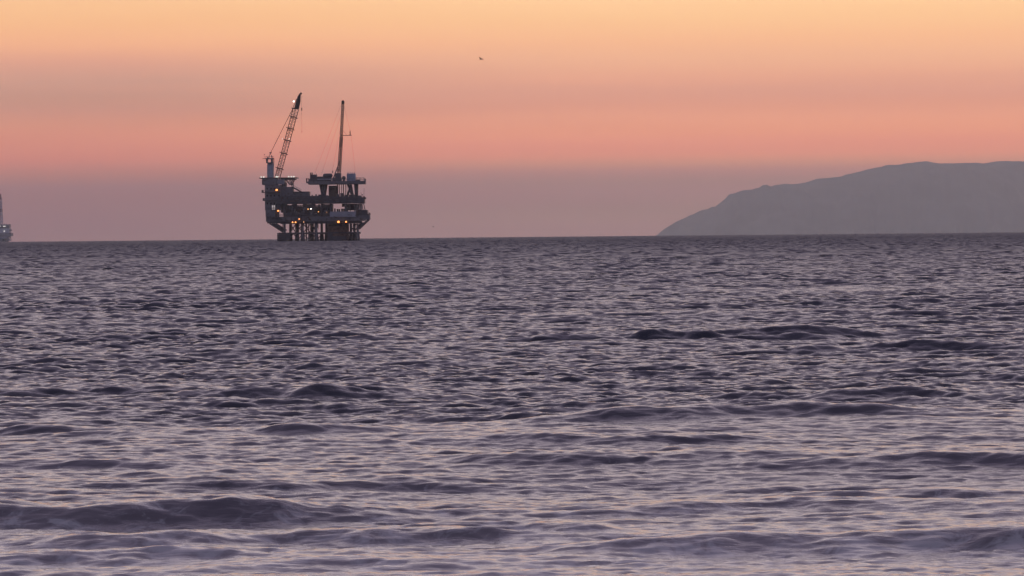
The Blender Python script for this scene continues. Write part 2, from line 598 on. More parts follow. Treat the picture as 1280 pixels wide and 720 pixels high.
M_GREY = paint("grey_deck_paint", (0.205, 0.193, 0.21), 0.6, rust=0.25)
M_PALE = paint("pale_wall_paint", (0.36, 0.365, 0.42), 0.55, rust=0.1)
M_DARK = paint("dark_steel", (0.105, 0.098, 0.115), 0.55, rust=0.3)
M_MID = paint("plant_steel", (0.17, 0.16, 0.176), 0.55, rust=0.35)
M_RUST = paint("rusty_steel", (0.19, 0.13, 0.115), 0.7, rust=0.6)
M_BOOM = paint("boom_steel", (0.10, 0.06, 0.055), 0.6)
M_TIP = paint("boom_tip_steel", (0.030, 0.022, 0.024), 0.7)
M_WIRE = paint("wire_rope", (0.10, 0.07, 0.065), 0.7)
M_CONE = paint("blue_tank_paint", (0.30, 0.33, 0.42), 0.5)
M_WARM = lamp_material("sodium_lamp", (1.0, 0.31, 0.06), 2.8)
M_SOFT = lamp_material("amber_lamp", (1.0, 0.42, 0.12), 2.0)
M_WHITE = lamp_material("white_lamp", (1.0, 0.90, 0.80), 4.0)
M_SMALL = lamp_material("deck_lamp", (0.93, 1.0, 0.85), 1.3)

class Plan:
    """Measured drawing of a platform: drawing units across and up -> metres beside and above its foot."""
    def __init__(self, unit, x0, y0):
        self.u, self.x0, self.y0 = unit, x0, y0
        self.c, self.s = math.cos(ROLL), math.sin(ROLL)
    def __call__(self, px, py, dep=0.0):
        a, b = (px - self.x0) * self.u, (self.y0 - py) * self.u
        return Vector((a * self.c + b * self.s, dep, -a * self.s + b * self.c))
    def slab(self, bd, x0, x1, y0, y1, d0, d1):
        """Level box: its height is read at its middle so that it stays level."""
        p, q = self(x0, (y0 + y1) / 2), self(x1, (y0 + y1) / 2)
        z0, z1 = self((x0 + x1) / 2, y1).z, self((x0 + x1) / 2, y0).z
        bd.box((p.x, d0, z0), (q.x, d1, z1))
        return p.x, q.x, z0, z1

def truss(bd, a, b, w0, w1, bays, chord, lace, dep=None):
    """Square lattice from a to b, w0 wide at a and w1 at b."""
    a, b = Vector(a), Vector(b)
    d = (b - a).normalized()
    sidev = Vector((d.z, 0, -d.x)).normalized()
    dv = Vector((0, 1, 0))
    def corner(t, i):
        w = (w0 + (w1 - w0) * t) / 2
        wd = w if dep is None else dep / 2
        s = ((-1, -1), (1, -1), (1, 1), (-1, 1))[i]
        return a.lerp(b, t) + sidev * (s[0] * w) + dv * (s[1] * wd)
    for i in range(4):
        bd.bar(corner(0, i), corner(1, i), chord)
    for k in range(bays):
        t0, t1 = k / bays, (k + 1) / bays
        for i in range(4):
            j = (i + 1) % 4
            bd.bar(corner(t0, i), corner(t0, j), lace)
            bd.bar(corner(t0, i if k % 2 else j), corner(t1, j if k % 2 else i), lace)
    for i in range(4):
        bd.bar(corner(1, i), corner(1, (i + 1) % 4), lace)
    return bd

# ------------------------------------------------------------------ the near platform
RIG_D = 2700.0
root = empty("oil_platform", (-239.4 * 1.546e-4 * RIG_D, RIG_D, -RIG_D ** 2 / (2 * R_EARTH)))
tag(root, "dark oil platform lit by orange lamps with a raised crane and thin drilling mast", "oil platform", "oil platforms at sea")
P = Plan(1.546e-4 * RIG_D, 400, 301.5)
F, B = -15.0, 15.0                                        # front and back of the decks

def deck(name, x0, x1, y0, y1, mat, d0=F, d1=B, rails=True, beams=True):
    b = Build()
    X0, X1, Z0, Z1 = P.slab(b, x0, x1, y0, y1, d0, d1)
    if beams:
        n = max(2, int((X1 - X0) / 3.2))
        for i in range(n + 1):
            xx = X0 + (X1 - X0) * i / n
            b.box((xx - 0.16, d0 - 0.12, Z0 - 0.1), (xx + 0.16, d0 - 0.003, Z1 - 0.25))
        b.box((X0 + 0.02, d0 - 0.3, Z1 - 0.22), (X1 - 0.02, d0 - 0.124, Z1 - 0.02))
        b.box((X0 + 0.02, d0 - 0.3, Z0 - 0.02), (X1 - 0.02, d0 - 0.124, Z0 + 0.2))
    o = b.done(name, mat, root)
    if rails:
        Build().deck_rail(X0 + 0.1, X1 - 0.1, d0 + 0.1, d1 - 0.1, Z1 - 0.01).done("railing", M_MID, o)
    return o, X0, X1, Z0, Z1

# jacket: legs with their dark splash-zone sleeves, bracing between
legs = [(357.0, F + 2), (362.5, 4), (370.0, B - 3), (379.5, F + 2), (388.5, B - 3), (396.5, F + 2), (401.8, 4), (407.0, B - 3),
        (437.8, B - 3), (442.8, 3), (448.0, F + 2)]
for x, d in legs:
    a, b_ = P(x, 279.5, d), P(x, 292, d)
    low = P(x, 305.5, d)
    top = Vector((a.x, d, a.z))
    o = Build().tube(top, (a.x, d, low.z), 0.62, 0.66, 12).done("jacket_leg", M_MID, root, True)
    Build().tube((a.x, d, b_.z), (a.x, d, low.z), 0.95, 1.3, 12).done("sleeve", M_DARK, o, True)
zb = P(400, 291.6).z
zt = P(400, 280).z
for x0, x1, d in ((350, 410, F + 2), (366, 411, 4), (368, 411, B - 3), (434, 450, F + 2), (436, 450, B - 3)):
    Build().tube((P(x0, 291).x, d, zb), (P(x1, 291).x, d, zb), 0.5).done("jacket_brace", M_DARK, root, True)
def brace(xa, ya, xb, yb, d, r=0.24, m=M_MID, name="jacket_brace", d2=None):
    Build().tube(P(xa, ya, d), P(xb, yb, d if d2 is None else d2), r, seg=8).done(name, m, root, True)
for x0, x1, d in ((370, 379.5, -4), (379.5, 388.5, -4), (388.5, 396.5, -4), (363, 370, -2)):
    brace(x0, 280, x1, 291, d)
    brace(x1, 280, x0, 291, d)
for x0, x1, d in ((357, 368, F + 3), (368, 379.5, F + 3), (379.5, 396.5, F + 3), (388.5, 401.8, B - 4)):
    brace(x0, 292, (x0 + x1) / 2, 300, d)
    brace(x1, 292, (x0 + x1) / 2, 300, d)
    brace((x0 + x1) / 2, 291, (x0 + x1) / 2, 304, d, 0.34)
brace(437.8, 290.5, 446.5, 280, F + 3, 0.3)
brace(442.8, 290.5, 450.5, 281, F + 3, 0.3)
for x in (373.5, 376.5, 383, 385.5, 391.5, 394):              # risers and well pipes
    brace(x, 279.5, x, 305, 6 - (x % 5) * 2.4, 0.2 + 0.05 * (x % 3), M_RUST, "riser_pipe")
# cantilever struts out to the wide lower deck
for xa, ya, xb, yb in ((338.5, 279.5, 355.5, 290.5), (343.5, 279.5, 357, 288), (461.0, 274.5, 448.3, 286.5), (454.0, 278.0, 447.8, 284.0)):
    for d in (F + 1.5, B - 3):
        brace(xa, ya, xb, yb, d, 0.36, M_MID, "deck_strut")

# boat landing at the foot of the left legs
bl = Build()
x0, x1, z0, z1 = P.slab(bl, 348.2, 364.6, 291.2, 292.6, F - 2.5, F + 3)
for i in range(14):
    xx = x0 + 0.3 + (x1 - x0 - 0.6) * i / 13
    bl.tube((xx, F - 2.4, z1), (xx, F - 2.4, P(350, 306).z), 0.21, seg=8)
bl.box((x0 + 0.02, F - 1.9, P(350, 303.5).z), (x1 - 0.3, F + 1.2, z0 - 0.3))
for yy in (294.5, 297, 299.5):
    zz = P(356, yy).z
    bl.box((x0, F - 2.75, zz - 0.18), (x1, F - 2.2, zz + 0.18))
bl.done("boat_landing", M_DARK, root)

# conductors: the row of well pipes behind a skirt of steel
cb = Build()
for i in range(20):
    for k, d in enumerate((-9.0, -4.5, 0.5)):
        xx = P(410.6 + 23.6 * i / 19, 290).x + 0.2 * k
        cb.tube((xx, d, P(420, 279).z), (xx, d, P(420, 306).z), 0.44, seg=10)
cb.done("conductor_pipes", M_RUST, root, True)
cg = Build()
P.slab(cg, 410.0, 434.6, 281.0, 282.2, -9.8, 2)
P.slab(cg, 410.0, 434.6, 290.2, 291.8, -9.9, 2)
P.slab(cg, 413.0, 433.8, 295.4, 304.5, -9.7, 1.5)
P.slab(cg, 409.8, 417.0, 292.0, 304.5, -9.9, 1.5)
cg.done("conductor_guide", M_DARK, root)

# lower deck
deck("lower_deck", 334.5, 456.5, 270.6, 276.6, M_GREY)
deck("side_deck", 449.0, 462.2, 268.8, 274.6, M_GREY, F + 1, B - 2)
b = Build()
P.slab(b, 352.0, 452.0, 276.7, 279.6, F + 1.2, B - 1.5)
for x in range(354, 452, 6):
    P.slab(b, x, x + 0.7, 276.9, 280.4, F + 0.7, F + 1.197)
b.done("deck_girder", M_DARK, root)
b = Build()
P.slab(b, 335.5, 352.5, 276.8, 279.4, F + 0.8, B - 4)
b.done("deck_girder", M_MID, root)
b = Build()
P.slab(b, 333.8, 345.5, 262.8, 271.5, F - 1.5, F + 6)
for x in range(335, 345, 2):
    P.slab(b, x, x + 0.35, 263.3, 271.2, F - 1.62, F - 1.503)
b.done("wind_wall", M_GREY, root)
b = Build()
P.slab(b, 413.6, 446.0, 264.6, 271.4, F - 0.9, F - 0.35)
for x in range(415, 446, 3):
    P.slab(b, x, x + 0.3, 264.9, 271.2, F - 1.0, F - 0.903)
b.done("wind_wall", M_PALE, root)
b = Build()
P.slab(b, 448.0, 459.6, 262.6, 269.0, F + 2, B - 4)
for y in (264.2, 266.4):
    P.slab(b, 447.8, 459.8, y, y + 0.5, F + 1.8, F + 1.997)
b.done("machinery_skid", M_DARK, root)

# columns between the lower and the main deck
for x in (346.5, 357, 369, 381, 392, 403.5, 414.5, 433.0, 446.5):
    for d in (F + 2, B - 3):
        p = P(x, 262)
        Build().tube((p.x, d, P(x, 272).z), (p.x, d, P(x, 255).z), 0.55, seg=10).done("deck_column", M_MID, root, True)

# process plant between the decks
def block(name, x0, x1, y0, y1, d0, d1, mat, ribs=0, parent=None):
    b = Build()
    X0, X1, Z0, Z1 = P.slab(b, x0, x1, y0, y1, d0, d1)
    for i in range(ribs):
        xx = X0 + (X1 - X0) * (i + 0.5) / ribs
        b.box((xx - 0.1, d0 - 0.13, Z0 + 0.1), (xx + 0.1, d0 - 0.003, Z1 - 0.1))
    return b.done(name, mat, parent or root)
block("equipment_module", 358.0, 371.0, 256.5, 271.5, -8, 9, M_MID, 6)
block("equipment_module", 372.5, 379.0, 258.5, 271.5, -11, 2, M_DARK, 3)
block("equipment_module", 380.0, 391.5, 255.5, 271.5, -4, 10, M_DARK, 4)
block("equipment_module", 393.5, 402.0, 258.0, 271.5, -10, 6, M_MID, 4)
block("equipment_module", 402.5, 415.5, 255.5, 271.5, -3, 9, M_DARK, 4)
block("equipment_module", 348.0, 358.0, 255.5, 262.5, -3, 8, M_DARK, 4)
block("equipment_module", 431.2, 446.5, 255.0, 263.0, -2, 9, M_DARK)
def vessel(name, xa, xb, y, r, d, mat, vertical=False):
    a, b_ = (P(xa, y, d), P(xb, y, d))
    z = P((xa + xb) / 2, y).z
    b = Build().tube((a.x, d, z), (b_.x, d, z), r, seg=16)
    b.ball((a.x, d, z), r).ball((b_.x, d, z), r)
    b.box((a.x, d - r * 0.5, z - r - 0.5), (a.x + 0.5, d + r * 0.5, z))
    b.box((b_.x - 0.5, d - r * 0.5, z - r - 0.5), (b_.x, d + r * 0.5, z))
    return b.done(name, mat, root, True)
vessel("pressure_vessel", 361, 376, 268.0, 1.0, -12.2, M_GREY)
vessel("pressure_vessel", 384, 396, 267.6, 1.1, -11.8, M_MID)
vessel("pressure_vessel", 403, 411, 267.8, 0.95, -11.9, M_GREY)
for x in (418.2, 421.4, 424.0, 427.0, 429.5):              # stubby pumps along the bottom of the open bay
    block("pump", x, x + 1.5 + (x % 2) * 0.4, 261.6 - (x % 1.3), 265.2, -6, -3, M_DARK)
block("pipe_rack", 427.5, 433.8, 254.9, 258.6, -2, 4, M_DARK, 2)
for y, d in ((257.3, F + 0.8), (258.8, F + 1.4), (260.6, F + 1.0)):
    p, q = P(359, y), P(413, y)
    Build().tube((p.x, d, p.z), (q.x, d, p.z), 0.22, seg=8).done("pipe_run", M_MID, root, True)

# pipes, ladders and cable trays crowding the open sides
rp = random.Random(3)
for k in range(46):
    x = 347 + 65 * rp.random()
    y0_ = 255.4 + 3 * rp.random()
    y1_ = 262 + 9 * rp.random()
    d = F + 0.6 + 4 * rp.random()
    Build().tube(P(x, y0_, d), (P(x, 260).x, d, P(x, y1_).z), 0.10 + 0.2 * rp.random(), seg=8).done("pipe", rp.choice((M_MID, M_GREY, M_DARK, M_RUST)), root, True)
for k in range(16):
    x = 349 + 60 * rp.random()
    y = 259 + 9 * rp.random()
    w = 1.2 + 2.6 * rp.random()
    h_ = 1 + 2.6 * rp.random()
    block("control_box", x, x + w, y, y + h_, F + 0.5 + 0.4 * rp.random(), F + 2.5, rp.choice((M_MID, M_DARK, M_GREY)))
for k in range(14):
    x = 433 + 20 * rp.random()
    Build().tube(P(x, 255.2, F + 1.5), P(x + rp.uniform(-1.5, 1.5), 269, F + 1.5), 0.1 + 0.12 * rp.random(), seg=8).done("pipe", M_MID, root, True)
for k in range(20):
    x = 337 + 112 * rp.random()
    w = 1.0 + 3.5 * rp.random()
    y = 271.2 + 3.2 * rp.random()
    block("junction_box", x, x + w, y, y + 0.8 + 1.6 * rp.random(), F - 0.9, F - 0.31, rp.choice((M_MID, M_DARK, M_MID)))
for k in range(22):
    x = 351 + 98 * rp.random()
    y = 249.2 + 3.4 * rp.random()
    block("cable_tray", x, x + 2 + 5 * rp.random(), y, y + 0.5 + 0.9 * rp.random(), F - 0.8, F - 0.31, rp.choice((M_MID, M_DARK, M_RUST)))
for k in range(18):
    x = 353 + 95 * rp.random()
    Build().tube(P(x, 279.4, F + 1.3), P(x, 282 + 9 * rp.random(), F + 1.3), 0.08 + 0.12 * rp.random(), seg=8).done("drain_pipe", M_RUST, root, True)

# main deck
deck("main_deck", 347.5, 455.6, 248.8, 254.8, M_DARK)
block("deck_bulwark", 350.0, 413.0, 245.3, 248.9, F + 0.4, B - 2, M_DARK, 14)
block("deck_bulwark", 413.4, 452.0, 246.0, 248.9, F + 0.6, B - 2, M_DARK, 9)
for x, w, h in ((390.5, 1.4, 1.6), (395.2, 1.8, 2.2), (399.0, 2.4, 1.2), (404.5, 2.2, 1.9), (409.0, 1.5, 1.4)):
    block("deck_valve", x, x + w, 245.4 - h, 245.5, -12, -10.5, M_DARK)
block("deck_cabin", 352.0, 387.2, 239.8, 248.0, -10, 9, M_MID, 9)
block("deck_cabin", 363.0, 388.4, 243.2, 248.4, F + 0.9, -10.01, M_MID, 7)

# living quarters under the helideck
lq = Build()
x0, x1, z0, z1 = P.slab(lq, 332.6, 352.5, 231.5, 263.0, -13, 8)
lq.done("living_quarters", M_GREY, root)
lq_o = bpy.data.objects["living_quarters"]
block("plant_room", 352.5, 367.0, 234.0, 249.0, -12, 7, M_MID, 5)
block("plant_room", 353.0, 358.0, 228.2, 234.2, -9, 7, M_GREY, 2)
for y in (240.6, 250.6, 262.2):                             # walkways round the quarters
    b = Build()
    w0 = {240.6: 328.6, 250.6: 330.0, 262.2: 333.0}[y]
    X0, X1, Z0, Z1 = P.slab(b, w0, 352.0, y, y + 0.7, -14.4, -13.003)
    P.slab(b, w0, 332.5, y, y + 0.7, -13.0, 6)
    b.rail([(X1, -14.3, Z1), (X0 + 0.1, -14.3, Z1), (X0 + 0.1, 6, Z1)], 1.1, 0.08)
    b.done("walkway", M_DARK, lq_o)
for y in (235.2, 243.8, 253.6):
    for x in (334.8, 339.4, 343.6, 349.4):
        b = Build()
        P.slab(b, x, x + 1.7, y, y + 2.2, -13.08, -13.003)
        b.done("window", M_TIP, lq_o)
b = Build()
P.slab(b, 341.4, 345.8, 256.8, 264.4, -13.12, -13.003)
b.done("opening_glow", lamp_material("opening_light", (0.95, 0.78, 0.72), 0.34), lq_o)  # light seen through an opening, put in as a glowing panel
b = Build()
P.slab(b, 343.3, 343.9, 256.7, 264.4, -13.3, -13.13)
P.slab(b, 341.2, 346.0, 260.2, 260.9, -13.3, -13.13)
b.done("window_frame", M_DARK, lq_o)
# sloping stair from the quarters down to the cabin roof
b = Build()
for d in (-11.5, -9.8):
    b.tube(P(366.5, 234.2, d), P(377.6, 240.2, d), 0.42, seg=6)
for i in range(14):
    t = i / 13
    p = P(366.5 + 11.1 * t, 234.2 + 6.0 * t, -11.4)
    b.box((p.x - 0.35, -11.3, p.z - 0.1), (p.x + 0.35, -9.9, p.z))
b.rail([P(366.5, 233.6, -11.5), P(377.6, 239.6, -11.5)], 1.0, 0.08)
b.done("stairway", M_DARK, root)

# helideck on its struts, lamps round its rim
hd = Build()
hx0, hx1, hz0, hz1 = P.slab(hd, 325.2, 372.4, 222.3, 223.2, -12, 12)
h_o = hd.done("helideck", M_DARK, root)
b = Build()
for xa, ya, xb, yb in ((356.5, 223.6, 363.8, 231.8), (369, 223.6, 364.5, 229.5), (366, 223.6, 366, 234), (361.5, 223.6, 366, 232), (350, 223.6, 354.0, 229)):
    for d in (-10.5, 7):
        b.tube(P(xa, ya, d), P(xb, yb, d), 0.22, seg=6)
for d in (-10.5, 7):
    b.tube(P(352, 224.3, d), P(370, 224.3, d), 0.3, seg=6)
b.tube(P(361, 224.3, -10.5), P(361, 224.3, 7), 0.25, seg=6)
b.done("helideck_truss", M_MID, h_o)
for x in (327.9, 331.0, 346.5, 348.6, 361.9, 365.4, 368.5):
    p = P(x, 221.7)
    bb = Build().box((p.x - 0.12, -11.6, hz1), (p.x + 0.12, -11.35, hz1 + 0.12))
    l_o = bb.done("deck_light", M_DARK, root)
    Build().ball((p.x, -11.5, hz1 + 0.36), 0.30).done("lens", M_SMALL, l_o, True)
block("crane_house", 329.0, 347.2, 223.7, 231.4, -13.5, 6, M_GREY, 0)
block("crane_house", 347.4, 356.6, 224.6, 230.6, -11, 6, M_PALE, 3)

# crane: pedestal, gantry head, lattice boom with its dark tip, pendants and hook
crane = empty("crane", P(339, 222, -3), root)
def cpart(b, name, mat, smooth=False):
    o = b.done(name, mat, crane, smooth)
    o.matrix_parent_inverse = Matrix.Translation(-crane.location)
    return o
b = Build()
p0 = P(338.3, 224, -3)
b.tube((p0.x, -3, p0.z), (p0.x, -3, P(338, 203.5).z), 1.62, 1.55, 20)
b.box((p0.x - 1.55, -5.2, P(338, 222).z), (p0.x + 1.75, -0.8, P(338, 206).z))
cpart(b, "pedestal", M_PALE)
b = Build()
X0, X1, Z0, Z1 = P.slab(b, 333.4, 341.6, 203.2, 204.2, -6, 0)
P.slab(b, 333.2, 335.2, 198.9, 203.3, -5.8, -0.2)
P.slab(b, 339.2, 341.4, 198.9, 203.3, -5.8, -0.2)
P.slab(b, 332.6, 343.0, 198.0, 199.4, -6, 0)
b.tube(P(328.6, 198.7, -4), P(333, 198.7, -4), 0.16, seg=6)
b.tube(P(331.0, 193.6, -4), P(331.2, 198.6, -4), 0.05, seg=6)
b.tube(P(335.2, 198.4, -4), P(334.2, 196.0, -4), 0.3, 0.2, seg=6)
b.tube(P(340.8, 198.4, -4), P(340.4, 194.8, -4), 0.22, seg=6)
b.tube(P(335.5, 198.4, -4), P(338.6, 191.6, -4), 0.16, seg=6)
b.tube(P(340.5, 198.4, -4), P(338.6, 191.6, -4), 0.12, seg=6)
b.box(P(337.2, 191.9, -4.6), P(340.2, 190.6, -3.4))
b.ball(P(331.0, 193.4, -4), 0.28)
b.tube(P(341.6, 222, -3), P(342.8, 199, -3), 0.22, seg=6)
b.rail([P(332.4, 198.1, -5.9), P(342.8, 198.1, -5.9)], 1.0, 0.08)
cpart(b, "gantry_head", M_MID)
foot, head = P(347.2, 222.2, -3), P(370.2, 136.5, -3)
b = Build()
truss(b, foot, head, 2.5, 2.95, 22, 0.22, 0.09, dep=2.6)
up = (head - foot).normalized()
# two heavier chords in the middle, as the boom's walkway and hoist ropes
b.tube(foot, head, 0.13, seg=6)
sidev = Vector((up.z, 0, -up.x))
b.tube(foot - sidev * 0.55 + Vector((0, 0.4, 0)), head - sidev * 0.45 + Vector((0, 0.4, 0)), 0.08, seg=6)
cpart(b, "boom", M_BOOM)
for t in (0.13, 0.35, 0.54, 0.71, 0.88):                     # working platforms across the boom
    c = foot.lerp(head, t)
    b = Build()
    b.bar(c - sidev * 2.4 + up * 0.2, c + sidev * 2.2 - up * 0.1, 0.30)
    b.bar(c - sidev * 1.4 - up * 0.9, c + sidev * 1.2 - up * 0.9, 0.16)
    b.box(c - Vector((1.2, 1.7, 0.25)), c + Vector((1.1, -1.3, 0.25)))
    cpart(b, "boom_platform", M_BOOM)
b = Build()
tip = [P(368.0, 136.8), P(370.2, 128.5), P(372.6, 121.0), P(374.6, 117.8), P(376.2, 118.0), P(375.9, 127.0), P(373.9, 136.8)]
b.prism(tip, -4.6, -1.4)
b.tube(P(375.2, 118, -3), P(377.0, 116.2, -3), 0.3, seg=8)
b.tube(P(376.0, 118.2, -3), P(376.4, 115.0, -3), 0.10, seg=6)
b.ball(P(376.8, 117.4, -3), 0.5)
cpart(b, "boom_tip", M_TIP)
b = Build()
for d in (-4.2, -1.8):
    b.tube(P(338.7, 191.2, d), P(366.2, 136.6, d), 0.085, seg=6)
    b.tube(P(366.2, 136.6, d), P(371.0, 124.0, d), 0.085, seg=6)
b.tube(P(338.7, 191.2, -3), P(366.0, 136.8, -3), 0.07, seg=6)
b.box(P(365.2, 136.6, -4.3), P(368.2, 135.2, -1.7))
cpart(b, "pendant_line", M_WIRE)
b = Build()
b.tube(P(377.3, 117.6, -3), P(377.5, 136.2, -3), 0.05, seg=6)
b.tube(P(377.5, 138.0, -3), P(377.6, 165.0, -3), 0.05, seg=6)
cpart(b, "hoist_line", M_WIRE)
b = Build()
b.box(P(377.0, 138.6, -3.3), P(378.1, 135.2, -2.7))
cpart(b, "hook_block", M_TIP)
cpart(Build().ball(P(377.6, 165.2, -3), 0.22), "hook", M_TIP)

# drill deck on its raking legs
dd = Build()
x0, x1, z0, z1 = P.slab(dd, 386.6, 456.8, 226.6, 230.6, -12, 12)
n = 22
for i in range(n + 1):
    xx = x0 + (x1 - x0) * i / n
    dd.box((xx - 0.14, -12.14, z0 + 0.03), (xx + 0.14, -12.003, z1 - 0.03))
dd.box((P(383.4, 226).x, -9, z1 - 0.9), (x0 - 0.01, 3, z1 - 0.1))
dd_o = dd.done("drill_deck", M_GREY, root)
Build().deck_rail(x0 + 0.1, x1 - 0.1, -11.9, 11.9, z1).done("railing", M_MID, dd_o)
b = Build()
b.rail([(x0, -8.9, z1 - 0.1), (P(383.5, 226).x, -8.9, z1 - 0.1), (P(383.5, 226).x, 2.9, z1 - 0.1), (x0, 2.9, z1 - 0.1)], 1.6, 0.12)
b.done("end_railing", M_RUST, dd_o)
for xa, xb in ((400.4, 404.2), (403.6, 404.6), (408.2, 405.2), (406.2, 405.6), (435.2, 441.8), (438.4, 442.0), (446.6, 446.2), (444.0, 445.4)):
    for d in (-9, 8):
        Build().tube(P(xa, 230.4, d), P(xb, 249, d), 0.34, seg=8).done("support_leg", M_MID, root, True)
for x, t, y1 in ((424.4, 0.22, 248), (427.2, 0.16, 248), (429.6, 0.25, 248), (432.2, 0.16, 248), (422.2, 0.3, 248), (434.0, 0.12, 248)):
    Build().tube(P(x, 230.4, -3), P(x, y1, -3), t, seg=8).done("drain_pipe", M_RUST, root, True)
brace(439.6, 231.5, 434.2, 247.5, -10.5, 0.55, M_DARK, "pipe_chute")
block("mud_tank", 411.4, 421.4, 232.4, 248.5, -6, 6, M_RUST, 5)
for x0_, x1_, y0_ in ((421.8, 425, 243.0), (426, 430.5, 241.6), (431.2, 434.5, 243.8), (436.6, 446.0, 243.5), (447.0, 451.5, 244.6), (398.5, 403.0, 243.4)):
    block("deck_machine", x0_, x1_, y0_, 248.9, -8, -2, M_MID, 2)

# on the drill deck
block("pipe_stack", 388.4, 391.2, 218.4, 226.8, -9, 4, M_DARK)
b = Build()
for x in (388.9, 391.0):
    b.tube(P(x, 227, -8), P(x, 216.2, -8), 0.32, seg=6)
b.tube(P(388.9, 216.6, -8), P(391.0, 216.6, -8), 0.2, seg=6)
b.tube(P(395.8, 227, -8), P(396.2, 217.4, -8), 0.15, seg=6)
b.done("goal_post", M_DARK, root)
block("draw_works", 391.5, 396.2, 218.6, 226.7, -9, 4, M_DARK, 2)
block("draw_works", 396.2, 405.4, 221.0, 226.7, -8, 5, M_DARK, 4)
b = Build()
for i, d in enumerate((-10.0, -8.6, -7.2)):
    p, q = P(397.5, 224.6), P(414.5, 224.6)
    b.tube((p.x, d, p.z), (q.x, d, p.z), 0.32, seg=8)
b.done("drill_pipes", M_PALE, root)
b = Build()
p, q = P(406.6, 219.9), P(413.4, 219.9)
b.tube((p.x, -4, p.z), (q.x, -4, p.z), 1.15, seg=16)
b.ball((p.x, -4, p.z), 1.15).ball((q.x, -4, p.z), 1.15)
b.box((p.x - 0.6, -6.2, P(410, 226.7).z), (q.x + 0.6, -1.6, P(410, 221.8).z))
b.done("engine_unit", M_DARK, root)
block("rig_floor", 415.8, 427.2, 222.2, 226.8, -7, 5, M_DARK, 4)
b = Build().ball(P(430.2, 222.6, -5), 1.0)
P.slab(b, 428.8, 431.6, 223.4, 226.8, -6, -4)
b.done("blower", M_DARK, root)
for x in (435.6, 438.2, 440.8, 443.3):
    p = P(x, 221)
    zt_, zb_ = P(439, 217.6).z, P(439, 226.7).z
    b = Build().tube((p.x, -6, zb_), (p.x, -6, zt_), 0.68, seg=16)
    b.tube((p.x, -6, zt_), (p.x, -6, zt_ + 0.72), 0.30, 0.26, seg=8)
    b.done("silo_tank", M_CONE, root)
block("silo_frame", 433.8, 444.8, 218.4, 226.7, -4.9, -1, M_CONE, 0)
b = Build()
a_, e_ = P(446, 224.0), P(455.8, 224.0)
b.rail([(a_.x, -11.9, z1), (e_.x, -11.9, z1)], 1.7, 0.13)
P.slab(b, 445.2, 450.0, 225.0, 226.7, -9, 2)
b.done("pipe_rack", M_RUST, root)

# drilling mast
mast = empty("drilling_mast", P(423.5, 222, -2), root)
def mpart(b, name, mat):
    o = b.done(name, mat, mast)
    o.matrix_parent_inverse = Matrix.Translation(-mast.location)
    return o
b = Build()
truss(b, P(423.6, 222.2, -2), P(426.9, 171.5, -2), 1.7, 1.45, 20, 0.26, 0.13)
b.tube(P(423.4, 222, -2), P(426.7, 172, -2), 0.17, seg=6)
b.tube(P(424.9, 214, -1.4), P(427.1, 172, -1.4), 0.13, seg=6)
mpart(b, "lower_mast", M_BOOM)
b = Build()
truss(b, P(426.2, 184.0, -2), P(428.9, 128.0, -2), 1.25, 1.15, 22, 0.26, 0.12)
b.tube(P(426.6, 178, -2), P(428.9, 128, -2), 0.16, seg=6)
mpart(b, "upper_mast", M_BOOM)
b = Build()
P.slab(b, 427.2, 430.6, 127.2, 130.2, -3, -1)
b.tube(P(428.9, 127.4, -2.9), P(428.9, 127.4, -1.1), 0.72, seg=14)
b.tube(P(428.6, 127.4, -2), P(428.6, 124.8, -2), 0.06, seg=6)
mpart(b, "crown_block", M_TIP)
b = Build()
b.tube(P(417.2, 222.5, -5), P(425.2, 200.5, -3), 0.2, seg=6)
b.tube(P(417.2, 222.5, 1), P(425.2, 200.5, -1), 0.2, seg=6)
b.tube(P(420.5, 222.5, -5), P(424.9, 207.0, -3), 0.15, seg=6)
for t in (0.25, 0.5, 0.75):
    b.bar(P(417.2 + 8 * t, 222.5 - 22 * t, -5 + 2 * t), P(424.0 + 1.2 * t, 222.5 - 22 * t, -3), 0.16)
b.box(P(419.3, 222.6, -6), P(426.6, 216.8, 1))
b.tube(P(416.2, 216.8, -5), P(416.5, 213.6, -5), 0.18, seg=6)
mpart(b, "mast_frame", M_DARK)
b = Build()
b.bar(P(426.6, 169.6, -2.6), P(439.8, 169.4, -2.6), 0.3)
b.box(P(428.5, 169.9, -3.4), P(439.4, 169.3, -0.8))
b.bar(P(437.6, 169.4, -2.6), P(437.8, 163.2, -2.6), 0.3)
b.bar(P(438.4, 169.4, -2.6), P(438.4, 165.4, -2.6), 0.14)
b.bar(P(428.2, 162.5, -2), P(433.6, 169.2, -2), 0.1)
mpart(b, "monkey_board", M_BOOM)
for xa, ya, xb, yb in ((427.7, 140, 401.0, 221), (427.4, 129, 392.0, 221), (427.6, 150, 414.5, 220), (429.6, 130, 438.4, 166), (439.2, 170, 444.8, 221)):
    mpart(Build().tube(P(xa, ya, -2), P(xb, yb, -2), 0.034, seg=5), "guy_line", M_WIRE)

# right end: whip aerials and slanting davit bars
b = Build()
b.tube(P(455.4, 248, -8), P(455.7, 235.5, -8), 0.07, seg=6)
b.tube(P(452.4, 246, -8), P(451.8, 240.5, -8), 0.07, seg=6)
b.ball(P(453.4, 243.9, -8), 0.32)
P.slab(b, 447.5, 457.6, 247.0, 249.2, -10, 2)
b.done("aerial_rack", M_DARK, root)
for xa, xb in ((449.4, 450.0), (451.2, 452.6), (453.0, 455.4), (455.0, 458.2)):
    for d in (-11, -6):
        Build().tube(P(xa, 254.0, d), P(xb, 268.5, d), 0.17, seg=6).done("davit", M_MID, root, True)
b = Build()
b.tube(P(459.4, 268.4, -9), P(463.8, 267.8, -9), 0.22, seg=6)
b.done("boom_arm", M_DARK, root)

